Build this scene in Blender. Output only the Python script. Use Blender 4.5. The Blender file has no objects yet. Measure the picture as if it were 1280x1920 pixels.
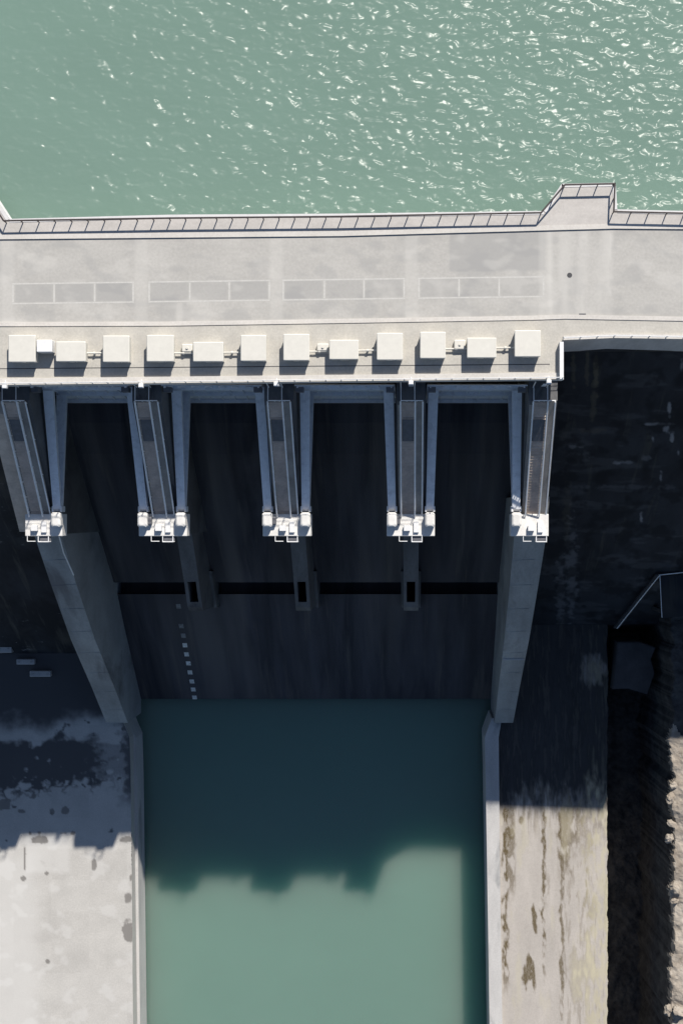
import bpy, math, random
from mathutils import Vector, noise as mnoise

# ------------------------------------------------------------------ set-up
random.seed(7)
sc = bpy.context.scene
COL = sc.collection
H = 150.0            # camera height over the road, metres
F = 2400.0           # focal length in photograph pixels
NX, NY = 770.0, 960.0

def U(px, py, z):
    """photograph pixel on the level z -> plan position in metres"""
    s = (H - z) / F
    return ((px - NX) * s, (NY - py) * s)

def lerp_line(pts, x):
    if x <= pts[0][0]: a, b = pts[0], pts[1]
    elif x >= pts[-1][0]: a, b = pts[-2], pts[-1]
    else:
        for a, b in zip(pts, pts[1:]):
            if a[0] <= x <= b[0]: break
    t = (x - a[0]) / (b[0] - a[0])
    return a[1] + t * (b[1] - a[1])

def sm(a, b, x):
    t = max(0.0, min(1.0, (x - a) / (b - a))); return t * t * (3 - 2 * t)

def fbm(x, y, o=3, s=0.0):
    v, a, f = 0, 1, 1
    for i in range(o):
        v += a * mnoise.noise(Vector((x * f + s, y * f - s, s * 1.7 + i * 9.1))); a *= .5; f *= 2.1
    return v

# ------------------------------------------------------------------ mesh builder
class MB:
    def __init__(self): self.v = []; self.f = []
    def quadmesh(self, vs, fs):
        n = len(self.v); self.v += [tuple(p) for p in vs]; self.f += [tuple(i + n for i in f) for f in fs]; return self
    def hull(self, bottom, top):
        n = len(bottom)
        fs = [tuple(range(n - 1, -1, -1)), tuple(range(n, 2 * n))]
        fs += [(i, (i + 1) % n, n + (i + 1) % n, n + i) for i in range(n)]
        return self.quadmesh(list(bottom) + list(top), fs)
    def box(self, x0, x1, y0, y1, z0, z1):
        b = [(x0, y0), (x1, y0), (x1, y1), (x0, y1)]
        return self.hull([(x, y, z0) for x, y in b], [(x, y, z1) for x, y in b])
    def prism(self, poly, z0, z1):
        a = sum(p[0] * q[1] - q[0] * p[1] for p, q in zip(poly, poly[1:] + poly[:1]))
        if a < 0: poly = poly[::-1]
        return self.hull([(x, y, z0) for x, y in poly], [(x, y, z1) for x, y in poly])
    def prof(self, yz, x0, x1):
        a = sum(p[0] * q[1] - q[0] * p[1] for p, q in zip(yz, yz[1:] + yz[:1]))
        if a < 0: yz = yz[::-1]
        return self.hull([(x0, y, z) for y, z in yz], [(x1, y, z) for y, z in yz])
    def cham(self, x0, x1, y0, y1, z0, z1, c):
        """box with chamfered top edges and corners"""
        def ring(i, z):
            return [(x0+i+c, y0+i, z), (x1-i-c, y0+i, z), (x1-i, y0+i+c, z), (x1-i, y1-i-c, z),
                    (x1-i-c, y1-i, z), (x0+i+c, y1-i, z), (x0+i, y1-i-c, z), (x0+i, y0+i+c, z)]
        n = len(self.v); r = [ring(0, z0), ring(0, z1 - c), ring(c * .7, z1 - c * .25), ring(c * 1.3, z1)]
        self.v += sum(r, [])
        for k in range(3):
            self.f += [(n+k*8+i, n+k*8+(i+1) % 8, n+k*8+8+(i+1) % 8, n+k*8+8+i) for i in range(8)]
        self.f.append(tuple(n + 24 + i for i in range(8))); self.f.append(tuple(n + i for i in range(7, -1, -1)))
        return self
    def tube(self, pts, r, seg=6, closed=False):
        pts = [Vector(p) for p in pts]
        for a, b in list(zip(pts, pts[1:])) + ([(pts[-1], pts[0])] if closed else []):
            d = (b - a)
            if d.length < 1e-6: continue
            d.normalize()
            u = d.cross(Vector((0, 0, 1)) if abs(d.z) < .9 else Vector((1, 0, 0))).normalized(); w = d.cross(u)
            A = []; B = []
            for i in range(seg):
                t = 2 * math.pi * i / seg
                o = u * (math.cos(t) * r) + w * (math.sin(t) * r)
                A.append(a + o); B.append(b + o)
            self.hull(A[::-1], B[::-1])
        return self
    def beam(self, a, b, w0, h0, w1, h1):
        """tapered box beam from a to b, width along X"""
        a = Vector(a); b = Vector(b); d = (b - a).normalized(); x = Vector((1, 0, 0)); u = x.cross(d).normalized()
        A = [a + x*(sx*w0/2) + u*(sz*h0/2) for sx, sz in ((-1,-1),(1,-1),(1,1),(-1,1))]
        B = [b + x*(sx*w1/2) + u*(sz*h1/2) for sx, sz in ((-1,-1),(1,-1),(1,1),(-1,1))]
        return self.hull(A, B)
    def build(self, name, mat, parent=None, smooth=False):
        off = Vector((0, 0, 0))
        if parent is not None:
            p = parent
            while p is not None: off += p.location; p = p.parent
        me = bpy.data.meshes.new(name)
        me.from_pydata([tuple(Vector(v) - off) for v in self.v], [], self.f)
        import bmesh
        bm = bmesh.new(); bm.from_mesh(me); bmesh.ops.recalc_face_normals(bm, faces=bm.faces); bm.to_mesh(me); bm.free()
        if smooth: me.polygons.foreach_set('use_smooth', [True] * len(me.polygons))
        me.update()
        o = bpy.data.objects.new(name, me); COL.objects.link(o)
        if mat: me.materials.append(mat)
        if parent is not None: o.parent = parent
        return o

def grid(name, xs, ys, zf, mat, attr=None, parent=None, smooth=True):
    """sheet over plan points xs x ys (or a function of i,j)"""
    vs, at = [], []
    nx, ny = len(xs), len(ys)
    for y in ys:
        for x in xs:
            vs.append((x, y, zf(x, y)))
            if attr: at.append(attr(x, y))
    fs = [(j*nx+i, j*nx+i+1, (j+1)*nx+i+1, (j+1)*nx+i) for j in range(ny-1) for i in range(nx-1)]
    me = bpy.data.meshes.new(name); me.from_pydata(vs, [], fs)
    if attr:
        ca = me.color_attributes.new('wear_and_shade', 'FLOAT_COLOR', 'POINT')
        ca.data.foreach_set('color', [c for a in at for c in (a[0], a[1], a[2] if len(a) > 2 else 0, 1)])
    if smooth: me.polygons.foreach_set('use_smooth', [True] * len(me.polygons))
    me.materials.append(mat); me.update()
    o = bpy.data.objects.new(name, me); COL.objects.link(o)
    if parent: o.parent = parent
    return o

def frange(a, b, n): return [a + (b - a) * i / n for i in range(n + 1)]

def tag(o, label, cat, group=None):
    o['label'] = label; o['category'] = cat
    if group: o['group'] = group
    return o
def thing(name, label, cat, loc=(0, 0, 0), group=None):
    o = bpy.data.objects.new(name, None); COL.objects.link(o); o.location = loc; o.empty_display_size = .5
    return tag(o, label, cat, group)
def struct(o, kind='structure'): o['kind'] = kind; return o
def dup(root, dx, label, extra_skip=()):
    r = root.copy(); COL.objects.link(r); r.location = (root.location.x + dx, root.location.y, root.location.z); r['label'] = label
    for ch in list(root.children):
        c = ch.copy(); COL.objects.link(c); c.parent = r
        for g in list(ch.children):
            d = g.copy(); COL.objects.link(d); d.parent = c
    return r

# ------------------------------------------------------------------ materials
class N:
    def __init__(self, name):
        self.m = bpy.data.materials.new(name); self.m.use_nodes = True
        self.t = self.m.node_tree; self.b = self.t.nodes['Principled BSDF']
        self.co = self.t.nodes.new('ShaderNodeTexCoord')
    def n(self, typ, **k):
        x = self.t.nodes.new(typ)
        for a, b in k.items(): setattr(x, a, b)
        return x
    def l(self, a, b): self.t.links.new(a, b)
    def mapping(self, scale=(1, 1, 1), rot=(0, 0, 0), coord=None):
        m = self.n('ShaderNodeMapping'); m.inputs['Scale'].default_value = scale; m.inputs['Rotation'].default_value = rot
        if coord is None:
            g = self.n('ShaderNodeNewGeometry'); coord = g.outputs['Position']     # world position: no repeats between copies
        self.l(coord, m.inputs['Vector']); return m.outputs['Vector']
    def noise(self, vec, scale=1, detail=4, rough=.55, dist=0):
        x = self.n('ShaderNodeTexNoise'); self.l(vec, x.inputs['Vector'])
        x.inputs['Scale'].default_value = scale; x.inputs['Detail'].default_value = detail
        x.inputs['Roughness'].default_value = rough; x.inputs['Distortion'].default_value = dist
        return x.outputs['Fac']
    def ramp(self, fac, stops):
        r = self.n('ShaderNodeValToRGB'); e = r.color_ramp.elements
        while len(e) < len(stops): e.new(.5)
        for k, (p, c) in zip(e, stops):
            k.position = p; k.color = (c, c, c, 1) if isinstance(c, (int, float)) else (*c, 1)
        self.l(fac, r.inputs['Fac']); return r.outputs['Color']
    def mix(self, fac, a, b, mode='MIX'):
        x = self.n('ShaderNodeMix', data_type='RGBA', blend_type=mode)
        for s, v in ((x.inputs['Factor'], fac), (x.inputs['A'], a), (x.inputs['B'], b)):
            if isinstance(v, (int, float)): s.default_value = v
            elif isinstance(v, tuple): s.default_value = (*v, 1)
            else: self.l(v, s)
        return x.outputs['Result']
    def math(self, op, a, b=0.0):
        x = self.n('ShaderNodeMath', operation=op)
        for s, v in zip(x.inputs, (a, b)):
            if isinstance(v, (int, float)): s.default_value = v
            else: self.l(v, s)
        return x.outputs[0]
    def bump(self, h, strength=.3, dist=.05):
        b = self.n('ShaderNodeBump'); b.inputs['Strength'].default_value = strength; b.inputs['Distance'].default_value = dist
        self.l(h, b.inputs['Height']); self.l(b.outputs['Normal'], self.b.inputs['Normal'])
    def color(self, c):
        if isinstance(c, tuple): self.b.inputs['Base Color'].default_value = (*c, 1)
        else: self.l(c, self.b.inputs['Base Color'])
    def rough(self, r, spec=.3, metal=0):
        self.b.inputs['Roughness'].default_value = r; self.b.inputs['Specular IOR Level'].default_value = spec
        self.b.inputs['Metallic'].default_value = metal

def concrete(name, c, var=.18, stretch=(1, 1, 1), scale=.35, blotch=None, blotch_lo=.55, streak=None, streak2=None, wear_and_shade=None, fine=6, rough=.9, grain=.14, fleck=None, mossy=False):
    """c: base colour; blotch: second colour in large patches; streak: (colour, mapping scale, lo, hi); wear: colours for the painted-in stain and shade masks"""
    q = N(name); v = q.mapping(stretch); p = q.mapping()
    big = q.noise(v, scale, 5, .6); small = q.noise(p, fine, 3, .6)
    lo = tuple(x * (1 - var) for x in c); hi = tuple(min(.85, x * (1 + var)) for x in c)
    col = q.mix(q.ramp(big, [(.3, 0.), (.7, 1.)]), lo, hi)
    col = q.mix(grain, col, q.ramp(small, [(.3, .25), (.7, .75)]), 'OVERLAY')
    if blotch:
        nb = q.noise(q.mapping((stretch[0], stretch[1], stretch[2])), scale * .6, 6, .62, .6)
        col = q.mix(q.ramp(nb, [(blotch_lo, 0.), (blotch_lo + .12, 1.)]), col, blotch)
    if streak:
        sc_, st, a, b = streak
        col = q.mix(q.ramp(q.noise(q.mapping(st), 1, 4, .6), [(a, 0.), (b, 1.)]), col, sc_)
    if streak2:
        sc_, st, a, b = streak2
        col = q.mix(q.math('MULTIPLY', q.ramp(q.noise(q.mapping(st), 1, 3, .5), [(a, 0.), (b, 1.)]), .75), col, sc_)
    if fleck:
        nf = q.noise(q.mapping((.5, 1.6, 1.6)), .9, 5, .75, .4); nm = q.noise(q.mapping(), .09, 2, .5)
        col = q.mix(q.math('MULTIPLY', q.ramp(nf, [(.615, 0.), (.67, 1.)]), q.ramp(nm, [(.50, 0.), (.58, 1.)])), col, fleck)
    if wear_and_shade:
        at = q.n('ShaderNodeVertexColor'); at.layer_name = 'wear_and_shade'
        se = q.n('ShaderNodeSeparateColor'); q.l(at.outputs['Color'], se.inputs['Color'])
        nw = q.noise(q.mapping((1.6, .7, 1.6)), 2.6, 6, .72, .8)
        tex = q.ramp(nw, [(.32, .5), (.52, 1.)])
        for ch, w in zip(('Red', 'Green', 'Blue'), wear_and_shade):
            col = q.mix(q.math('MULTIPLY', se.outputs[ch], tex) if mossy and ch != 'Blue' else se.outputs[ch], col, w)
    q.color(col); q.rough(rough, .25)
    q.bump(q.math('ADD', big, q.math('MULTIPLY', small, .3)), .35, .06)
    return q.m

def paint(name, c, rough=.5, var=.1, metal=0, spec=.4, dirt=None):
    q = N(name); nz = q.noise(q.mapping(), 1.7, 4, .6)
    col = q.mix(q.ramp(nz, [(.3, 0.), (.7, 1.)]), tuple(x * (1 - var) for x in c), tuple(min(.9, x * (1 + var)) for x in c))
    if dirt: col = q.mix(q.ramp(q.noise(q.mapping(), .9, 6, .7, .5), [(.52, 0.), (.68, .8)]), col, dirt)
    q.color(col); q.rough(rough, spec, metal); return q.m

M = {}
M['road'] = concrete('road_concrete', (.415, .402, .378), .07, (.5, 1, 1), .35, fine=3,
                     wear_and_shade=((.33, .325, .315), (.52, .505, .475), (.10, .095, .09)))
M['pave'] = concrete('pavement_concrete', (.47, .445, .42), .09, (.4, 1, 1), .5, fine=4)
M['kerb'] = concrete('kerb_concrete', (.55, .525, .49), .07, (.4, 1, 1), .5, fine=4)
M['terrace'] = concrete('terrace_concrete', (.45, .43, .39), .08, (1, 1, 1), .5, fine=4)
M['coping'] = concrete('coping_concrete', (.62, .61, .61), .06, (1, 1, 1), .6, fine=4)
M['line'] = concrete('faded_line_paint', (.495, .485, .46), .06, (1, 1, 1), 1.2, fine=5)
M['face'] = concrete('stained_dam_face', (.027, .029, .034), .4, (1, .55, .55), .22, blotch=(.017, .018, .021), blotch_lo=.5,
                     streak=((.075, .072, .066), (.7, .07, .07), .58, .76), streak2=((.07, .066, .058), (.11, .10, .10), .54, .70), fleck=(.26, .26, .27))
M['upper_face'] = concrete('grey_parapet_face', (.48, .47, .47), .15, (1, 1, .3), .5, fine=3)
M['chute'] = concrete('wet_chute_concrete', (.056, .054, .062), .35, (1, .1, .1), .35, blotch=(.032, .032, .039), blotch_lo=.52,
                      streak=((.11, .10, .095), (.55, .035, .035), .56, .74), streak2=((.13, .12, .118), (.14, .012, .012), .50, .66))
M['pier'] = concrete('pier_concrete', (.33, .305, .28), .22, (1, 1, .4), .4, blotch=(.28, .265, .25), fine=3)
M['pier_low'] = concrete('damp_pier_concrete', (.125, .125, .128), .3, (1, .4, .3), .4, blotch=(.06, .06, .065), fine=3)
M['stair'] = concrete('stair_concrete', (.64, .53, .44), .2, (1, 1, 1), .5, fine=4)
M['cross'] = concrete('pale_crosshead_concrete', (.68, .665, .64), .12, (1, 1, 1), .8, fine=4)
M['wall'] = concrete('training_wall_concrete', (.27, .28, .285), .25, (1, .35, .3), .3, blotch=(.16, .16, .165), blotch_lo=.54, fine=3)
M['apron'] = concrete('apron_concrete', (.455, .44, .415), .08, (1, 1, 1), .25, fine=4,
                      wear_and_shade=((.07, .07, .075), (.54, .53, .51), (.17, .16, .15)))
M['slab'] = concrete('mossy_shaded_slab_concrete', (.40, .37, .34), .10, (1, .3, 1), .4, fine=4,
                     wear_and_shade=((.085, .06, .022), (.45, .415, .31), (.026, .028, .032)), mossy=True)  # moss in the first two tones; the near-black one is painted shade
M['bwall'] = concrete('basin_wall_concrete', (.46, .45, .44), .10, (1, .3, 1), .5, fine=4, blotch=(.30, .30, .30), blotch_lo=.56)
M['hoist'] = paint('cream_hoist_paint', (.62, .60, .545), .55, .04)
M['white'] = paint('white_paint', (.72, .72, .72), .5, .05)
M['rail'] = paint('galvanised_rail', (.84, .84, .84), .45, .1, .1)
M['darkrail'] = paint('dark_rail_paint', (.055, .045, .045), .5, .2)
M['gate'] = paint('blue_grey_gate_paint', (.78, .79, .82), .45, .06, dirt=(.58, .59, .62))
M['darksteel'] = paint('dark_steel', (.11, .112, .125), .5, .2)
M['shaft_shade'] = concrete('shaft_shade_concrete', (.02, .02, .022), .2, fine=3)  # near-black colour stands in for the shade inside the air shaft
M['dark_grey'] = concrete('grey_block_concrete', (.068, .068, .072), .2, fine=3)  # one even dark grey for the block, columns and small covers
M['faded'] = paint('faded_gauge_paint', (.22, .22, .22), .7, .3, dirt=(.09, .09, .09))
M['mark'] = paint('white_gauge_paint', (.66, .66, .64), .6, .25, dirt=(.28, .28, .28))

# rock
q = N('bank_rock'); p = q.mapping()
n1 = q.noise(p, .35, 8, .65, .4); n2 = q.noise(p, 2.2, 6, .7)
c = q.mix(q.ramp(n1, [(.3, 0.), (.7, 1.)]), (.22, .185, .15), (.40, .36, .31))
c = q.mix(q.ramp(n2, [(.56, 0.), (.72, .8)]), c, (.50, .48, .44))
c = q.mix(q.ramp(q.noise(p, 1.1, 5, .7), [(.6, 0.), (.72, .7)]), c, (.085, .075, .055))
q.color(c); q.rough(.95, .2); q.bump(n2, .5, .2); M['rock'] = q.m
q = N('soil_trench_shade'); n1 = q.noise(q.mapping(), .5, 7, .65)
q.color(q.mix(q.ramp(n1, [(.35, 0.), (.7, 1.)]), (.035, .035, .037), (.10, .098, .095))); q.rough(.95, .2); q.bump(n1, .6, .3); M['soil_shade'] = q.m  # dark ground colour; on the rock bank it stands in for shade

# water
def water(name, col, rough, waves, sss=0.0, gust=False):
    """body colour from scattering inside the water (flat normal) under a rippled reflecting skin"""
    q = N(name)
    nz = q.noise(q.mapping((1, 1.6, 1)), .035, 4, .5, .3)
    q.color(q.mix(q.ramp(nz, [(.3, 0.), (.7, 1.)]), tuple(x * .96 for x in col), tuple(x * 1.04 for x in col)))
    q.rough(1.0, 0.0)
    if sss:
        q.b.subsurface_method = 'BURLEY'
        q.b.inputs['Subsurface Weight'].default_value = 1.0
        q.b.inputs['Subsurface Radius'].default_value = (.55, 1.0, .9)
        q.b.inputs['Subsurface Scale'].default_value = sss
    h = None
    for (sx, sy, rot, det, amp) in waves:
        w = q.noise(q.mapping((sx, sy, 1), (0, 0, math.radians(rot))), 1, det, .5, .35)
        w = q.math('MULTIPLY', w, amp)
        h = w if h is None else q.math('ADD', h, w)
    if gust:
        g_ = q.n('ShaderNodeNewGeometry'); sp = q.n('ShaderNodeSeparateXYZ'); q.l(g_.outputs['Position'], sp.inputs[0])
        k = q.math('ADD', q.math('MULTIPLY', sp.outputs['X'], .0065), 1.02)
        k = q.math('ADD', k, q.math('MULTIPLY', q.math('SUBTRACT', q.noise(q.mapping((1, 1.8, 1), (0, 0, .3)), .05, 3, .55, .5), .5), .9))
        k = q.math('MINIMUM', q.math('MAXIMUM', k, .45), 1.5); h = q.math('MULTIPLY', h, k)
    bp = q.n('ShaderNodeBump'); bp.inputs['Strength'].default_value = 1; bp.inputs['Distance'].default_value = 1; q.l(h, bp.inputs['Height'])
    gl = q.n('ShaderNodeBsdfGlossy'); gl.inputs['Roughness'].default_value = rough; q.l(bp.outputs['Normal'], gl.inputs['Normal'])
    fr = q.n('ShaderNodeFresnel'); fr.inputs['IOR'].default_value = 1.33; q.l(bp.outputs['Normal'], fr.inputs['Normal'])
    mx = q.n('ShaderNodeMixShader'); q.l(fr.outputs[0], mx.inputs[0]); q.l(q.b.outputs[0], mx.inputs[1]); q.l(gl.outputs[0], mx.inputs[2])
    q.l(mx.outputs[0], q.t.nodes['Material Output'].inputs['Surface'])
    return q.m
M['reservoir'] = water('reservoir_water', (.160, .244, .203), .325,
                       [(.19, .40, 14, 2, .46), (.52, .86, 20, 1, .58), (.62, .80, -8, 1, .46), (1.6, 2.0, 8, 1, .04)], gust=True)
M['tail'] = water('tailwater', (.134, .220, .184), .12, [(.10, .14, 10, 2, .02), (.9, 1.3, 25, 1, .012)], 10.0)

# ------------------------------------------------------------------ light and camera
SUN = Vector((.437, 1.132, 1.0)).normalized()
el = math.asin(SUN.z); az = math.atan2(SUN.x, SUN.y)
w = bpy.data.worlds.new('World'); sc.world = w; w.use_nodes = True
sky = w.node_tree.nodes.new('ShaderNodeTexSky'); sky.sky_type = 'NISHITA'; sky.sun_disc = False
sky.sun_elevation = el; sky.sun_rotation = az; sky.air_density = 1.0; sky.dust_density = .6; sky.ozone_density = 3.0
bg = w.node_tree.nodes['Background']; bg.inputs['Strength'].default_value = .058
w.node_tree.links.new(sky.outputs[0], bg.inputs['Color'])
sd = bpy.data.lights.new('sun', 'SUN'); sd.energy = 4.4; sd.angle = math.radians(.55); sd.color = (1, .945, .865)
so = bpy.data.objects.new('sun', sd); COL.objects.link(so); so.rotation_euler = SUN.to_track_quat('Z', 'Y').to_euler(); so.location = SUN * 200

cd = bpy.data.cameras.new('camera'); cam = bpy.data.objects.new('camera', cd); COL.objects.link(cam)
cam.location = (0, 0, H); cam.rotation_euler = (0, 0, 0)
cd.sensor_width = 36; cd.sensor_fit = 'AUTO'; cd.lens = F / 1920 * 36
cd.shift_x = (640 - NX) / 1920; cd.shift_y = (NY - 960) / 1920
cd.clip_start = 1; cd.clip_end = 3000
sc.camera = cam
sc.view_settings.view_transform = 'Standard'; sc.view_settings.look = 'None'
sc.view_settings.exposure = .53; sc.view_settings.gamma = 1

# ------------------------------------------------------------------ setting: ground and water
ZR, ZT, ZA, ZW = -4.0, -68.5, -60.0, -63.2
m = MB(); m.quadmesh([(-900, -900, -77), (900, -900, -77), (900, 20, -77), (-900, 20, -77)], [(0, 1, 2, 3)])
struct(m.build('ground', M['soil_shade']))
m = MB(); m.quadmesh([(-700, 29, ZR), (700, 29, ZR), (700, 900, ZR), (-700, 900, ZR)], [(0, 1, 2, 3)])
struct(m.build('reservoir_water', M['reservoir']))
m = MB(); m.box(-50, 20, -300, -28, -76, ZT); struct(m.build('basin_water', M['tail']))

# plan lines of the crest (photograph pixels at road level)
UP_EDGE = [(-420, 345), (-25, 343), (19, 411), (320, 403), (640, 401), (1018, 396), (1052, 345), (1153, 343), (1156, 393), (1280, 396), (1700, 412)]
RAIL = [(-420, 352), (-30, 350), (13, 418), (320, 413), (640, 410), (1012, 403), (1056, 351), (1149, 349), (1147, 401), (1280, 404), (1700, 420)]
KERB_U = [(-420, 454), (0, 449), (320, 446), (640, 443), (1000, 433), (1150, 429), (1280, 430), (1700, 440)]
KERB_D = [(-420, 617), (0, 612), (320, 611), (640, 606), (1000, 600), (1060, 598), (1280, 602), (1700, 616)]
FRONT = [(-420, 727), (0, 722), (640, 715), (1053, 711)]
FRONT_R = [(1055, 637), (1150, 633), (1280, 635), (1700, 648)]
XL = [-420, 0, 160, 320, 480, 640, 820, 1000, 1060, 1150, 1280, 1480, 1700]
def P(line, x, dy=0, z=0): return U(x, lerp_line(line, x) + dy, z)

dam = thing('concrete_dam', 'long pale concrete dam with a dark stained downstream face and a four bay spillway chute', 'dam', (0, 20, -40))
# deck slab
deck = [U(x, y, 0) for x, y in UP_EDGE] + [U(x, y, 0) for x, y in FRONT_R[::-1]] + [U(x, y, 0) for x, y in FRONT[::-1]]
MB().prism(deck, -1.7, -.02).build('bridge_deck', M['coping'], dam)

# road with patches
def road_attr(x, y):
    px, py = NX + x * 16, NY - y * 16
    d = 0.; g = 0.; k = 0.
    n = fbm(x * .35, y * .6, 3, 3.3)
    def rect(x0, y0, x1, y1, s=3): return sm(x0 - s, x0 + s, px) * (1 - sm(x1 - s, x1 + s, px)) * sm(y0 - s, y0 + s, py) * (1 - sm(y1 - s, y1 + s, py))
    sl = (640 - px) * .0135
    py -= sl
    d += .75 * rect(842, 440, 1022, 512)
    for gx in (15, 265, 518, 771, 1022): g += .35 * rect(gx - 12, 440, gx + 12, 606, 4)
    for gx in ((25, 102), (178, 250), (102, 178), (280, 356), (356, 430), (430, 505), (531, 608), (608, 682), (682, 757), (785, 860), (860, 935), (935, 1018)):
        d += (.55 + .15 * math.sin(gx[0])) * rect(gx[0] + 3, 525, gx[1] - 3, 559, 2)
    d += .5 * sm(.15, .7, n + .4 * sm(565, 600, py) * (1 - sm(602, 606, py)))
    g += .6 * rect(1026, 430, 1148, 600, 6) * (.55 + .6 * fbm(x * .9, y * .12, 3, 8.))
    g += .5 * rect(1140, 440, 1152, 560, 6) * sm(-.1, .4, fbm(x * 1.5, y * .3, 2, 1.))
    g += .35 * sm(.2, .7, fbm(x * .3 + 7, y * .5, 3, 11.))
    g += .5 * rect(330, 565, 342, 600, 4)
    g += .55 * rect(0, 590, 40, 612, 8)
    return (min(1, max(0, d)), min(1, max(0, g)), min(1, k))
vs, at = [], []
nu, nv = 560, 60
for j in range(nv + 1):
    for i in range(nu + 1):
        px = -420 + 2120 * i / nu; a = lerp_line(KERB_U, px); b = lerp_line(KERB_D, px)
        x, y = U(px, a + (b - a) * j / nv, 0); vs.append((x, y, 0)); at.append(road_attr(x, y))
me = bpy.data.meshes.new('road')
me.from_pydata(vs, [], [(j*(nu+1)+i, (j+1)*(nu+1)+i, (j+1)*(nu+1)+i+1, j*(nu+1)+i+1) for j in range(nv) for i in range(nu)])
ca = me.color_attributes.new('wear_and_shade', 'FLOAT_COLOR', 'POINT'); ca.data.foreach_set('color', [c for a in at for c in (*a, 1)])
me.materials.append(M['road']); road = bpy.data.objects.new('road', me); COL.objects.link(road); struct(road)

# parking bay lines: one sheet per painted group
def strip(m, p, q_, wd, z):
    a = Vector(p); b = Vector(q_); d = (b - a).normalized(); n = Vector((-d.y, d.x)) * wd / 2
    m.quadmesh([(*(a - n), z), (*(b - n), z), (*(b + n), z), (*(a + n), z)], [(0, 1, 2, 3)])
def ply(px, py): return U(px, py + (640 - px) * .0135, 0)
lm = MB()
for xs in ((25, 102, 178, 250), (280, 356, 430, 505), (531, 608, 682, 757), (785, 860, 935, 1018)):
    strip(lm, ply(xs[0] - 1.5, 524), ply(xs[-1] + 1.5, 524), .17, .004); strip(lm, ply(xs[0] - 1.5, 561), ply(xs[-1] + 1.5, 561), .17, .004)
    for x in xs: strip(lm, ply(x, 526), ply(x, 559), .2, .008)
lm.build('parking_line', M['line'], road)

# pavement on the water side
pv = [U(x, y, 0) for x, y in UP_EDGE] + [P(KERB_U, x, -9) for x in XL[::-1]]
struct(MB().prism(pv, -.02, .12).build('pavement', M['pave']))
km = MB()
for a, b in zip(XL, XL[1:]):
    km.prism([P(KERB_U, a, -9), P(KERB_U, b, -9), P(KERB_U, b, 0), P(KERB_U, a, 0)], -.02, .15)
km.build('kerb', M['kerb'], dam)
km = MB()
for a, b in zip(XL, XL[1:]):
    km.prism([P(KERB_D, a, -8), P(KERB_D, b, -8), P(KERB_D, b, 0), P(KERB_D, a, 0)], -.015, .10)
km.build('kerb', M['kerb'], dam)
cm = MB()
for a, b in zip(UP_EDGE, UP_EDGE[1:]):
    pa, pb = Vector(U(*a, 0)), Vector(U(*b, 0)); d = (pb - pa).normalized(); n = Vector((d.y, -d.x)) * .42
    cm.prism([tuple(pa), tuple(pb), tuple(pb + n), tuple(pa + n)], -.02, .16)
cm.build('coping', M['coping'], dam)
# hoist terrace and its front coping
ter = [P(KERB_D, x, 0) for x in XL] + [U(x, y, 0) for x, y in FRONT_R[::-1]] + [U(x, y - 12, 0) for x, y in FRONT[::-1]]
struct(MB().prism(ter, -.02, .012).build('hoist_terrace', M['terrace']))
cm = MB()
for a, b in zip(FRONT, FRONT[1:]):
    cm.prism([U(a[0], a[1] - 12, 0), U(b[0], b[1] - 12, 0), U(b[0], b[1], 0), U(a[0], a[1], 0)], -.5, .22)
for a, b in zip(FRONT_R, FRONT_R[1:]):
    cm.prism([U(a[0], a[1] - 7, 0), U(b[0], b[1] - 7, 0), U(b[0], b[1] + 1, 0), U(a[0], a[1] + 1, 0)], -.5, .22)
cm.build('front_coping', M['kerb'], dam)
MB().prism([U(1047, 643, 0), U(1054, 643, 0), U(1054, 713, 0), U(1047, 713, 0)], -.6, 1.0).build('end_parapet', M['white'], dam)
jm = MB(); strip(jm, U(-200, 693, 0), U(1030, 683, 0), .10, .017); jm.build('floor_line', M['dark_grey'], dam)  # thin dark line along the terrace floor
mh = MB(); cx, cy = U(1067, 516, 0)
mh.hull([(cx + .3*math.cos(t*math.pi/8), cy + .3*math.sin(t*math.pi/8), .002) for t in range(16)], [(cx + .3*math.cos(t*math.pi/8), cy + .3*math.sin(t*math.pi/8), .015) for t in range(16)])
mh.build('manhole_cover', M['dark_grey'], dam)
dg = MB(); cx, cy = U(1091, 591, 0); dg.box(cx-.4, cx+.4, cy-.2, cy+.2, .002, .015)
for k in range(6): dg.box(cx-.36+k*.13, cx-.30+k*.13, cy-.17, cy+.17, .015, .03)
dg.build('drain_grate', M['darksteel'], dam)

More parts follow.
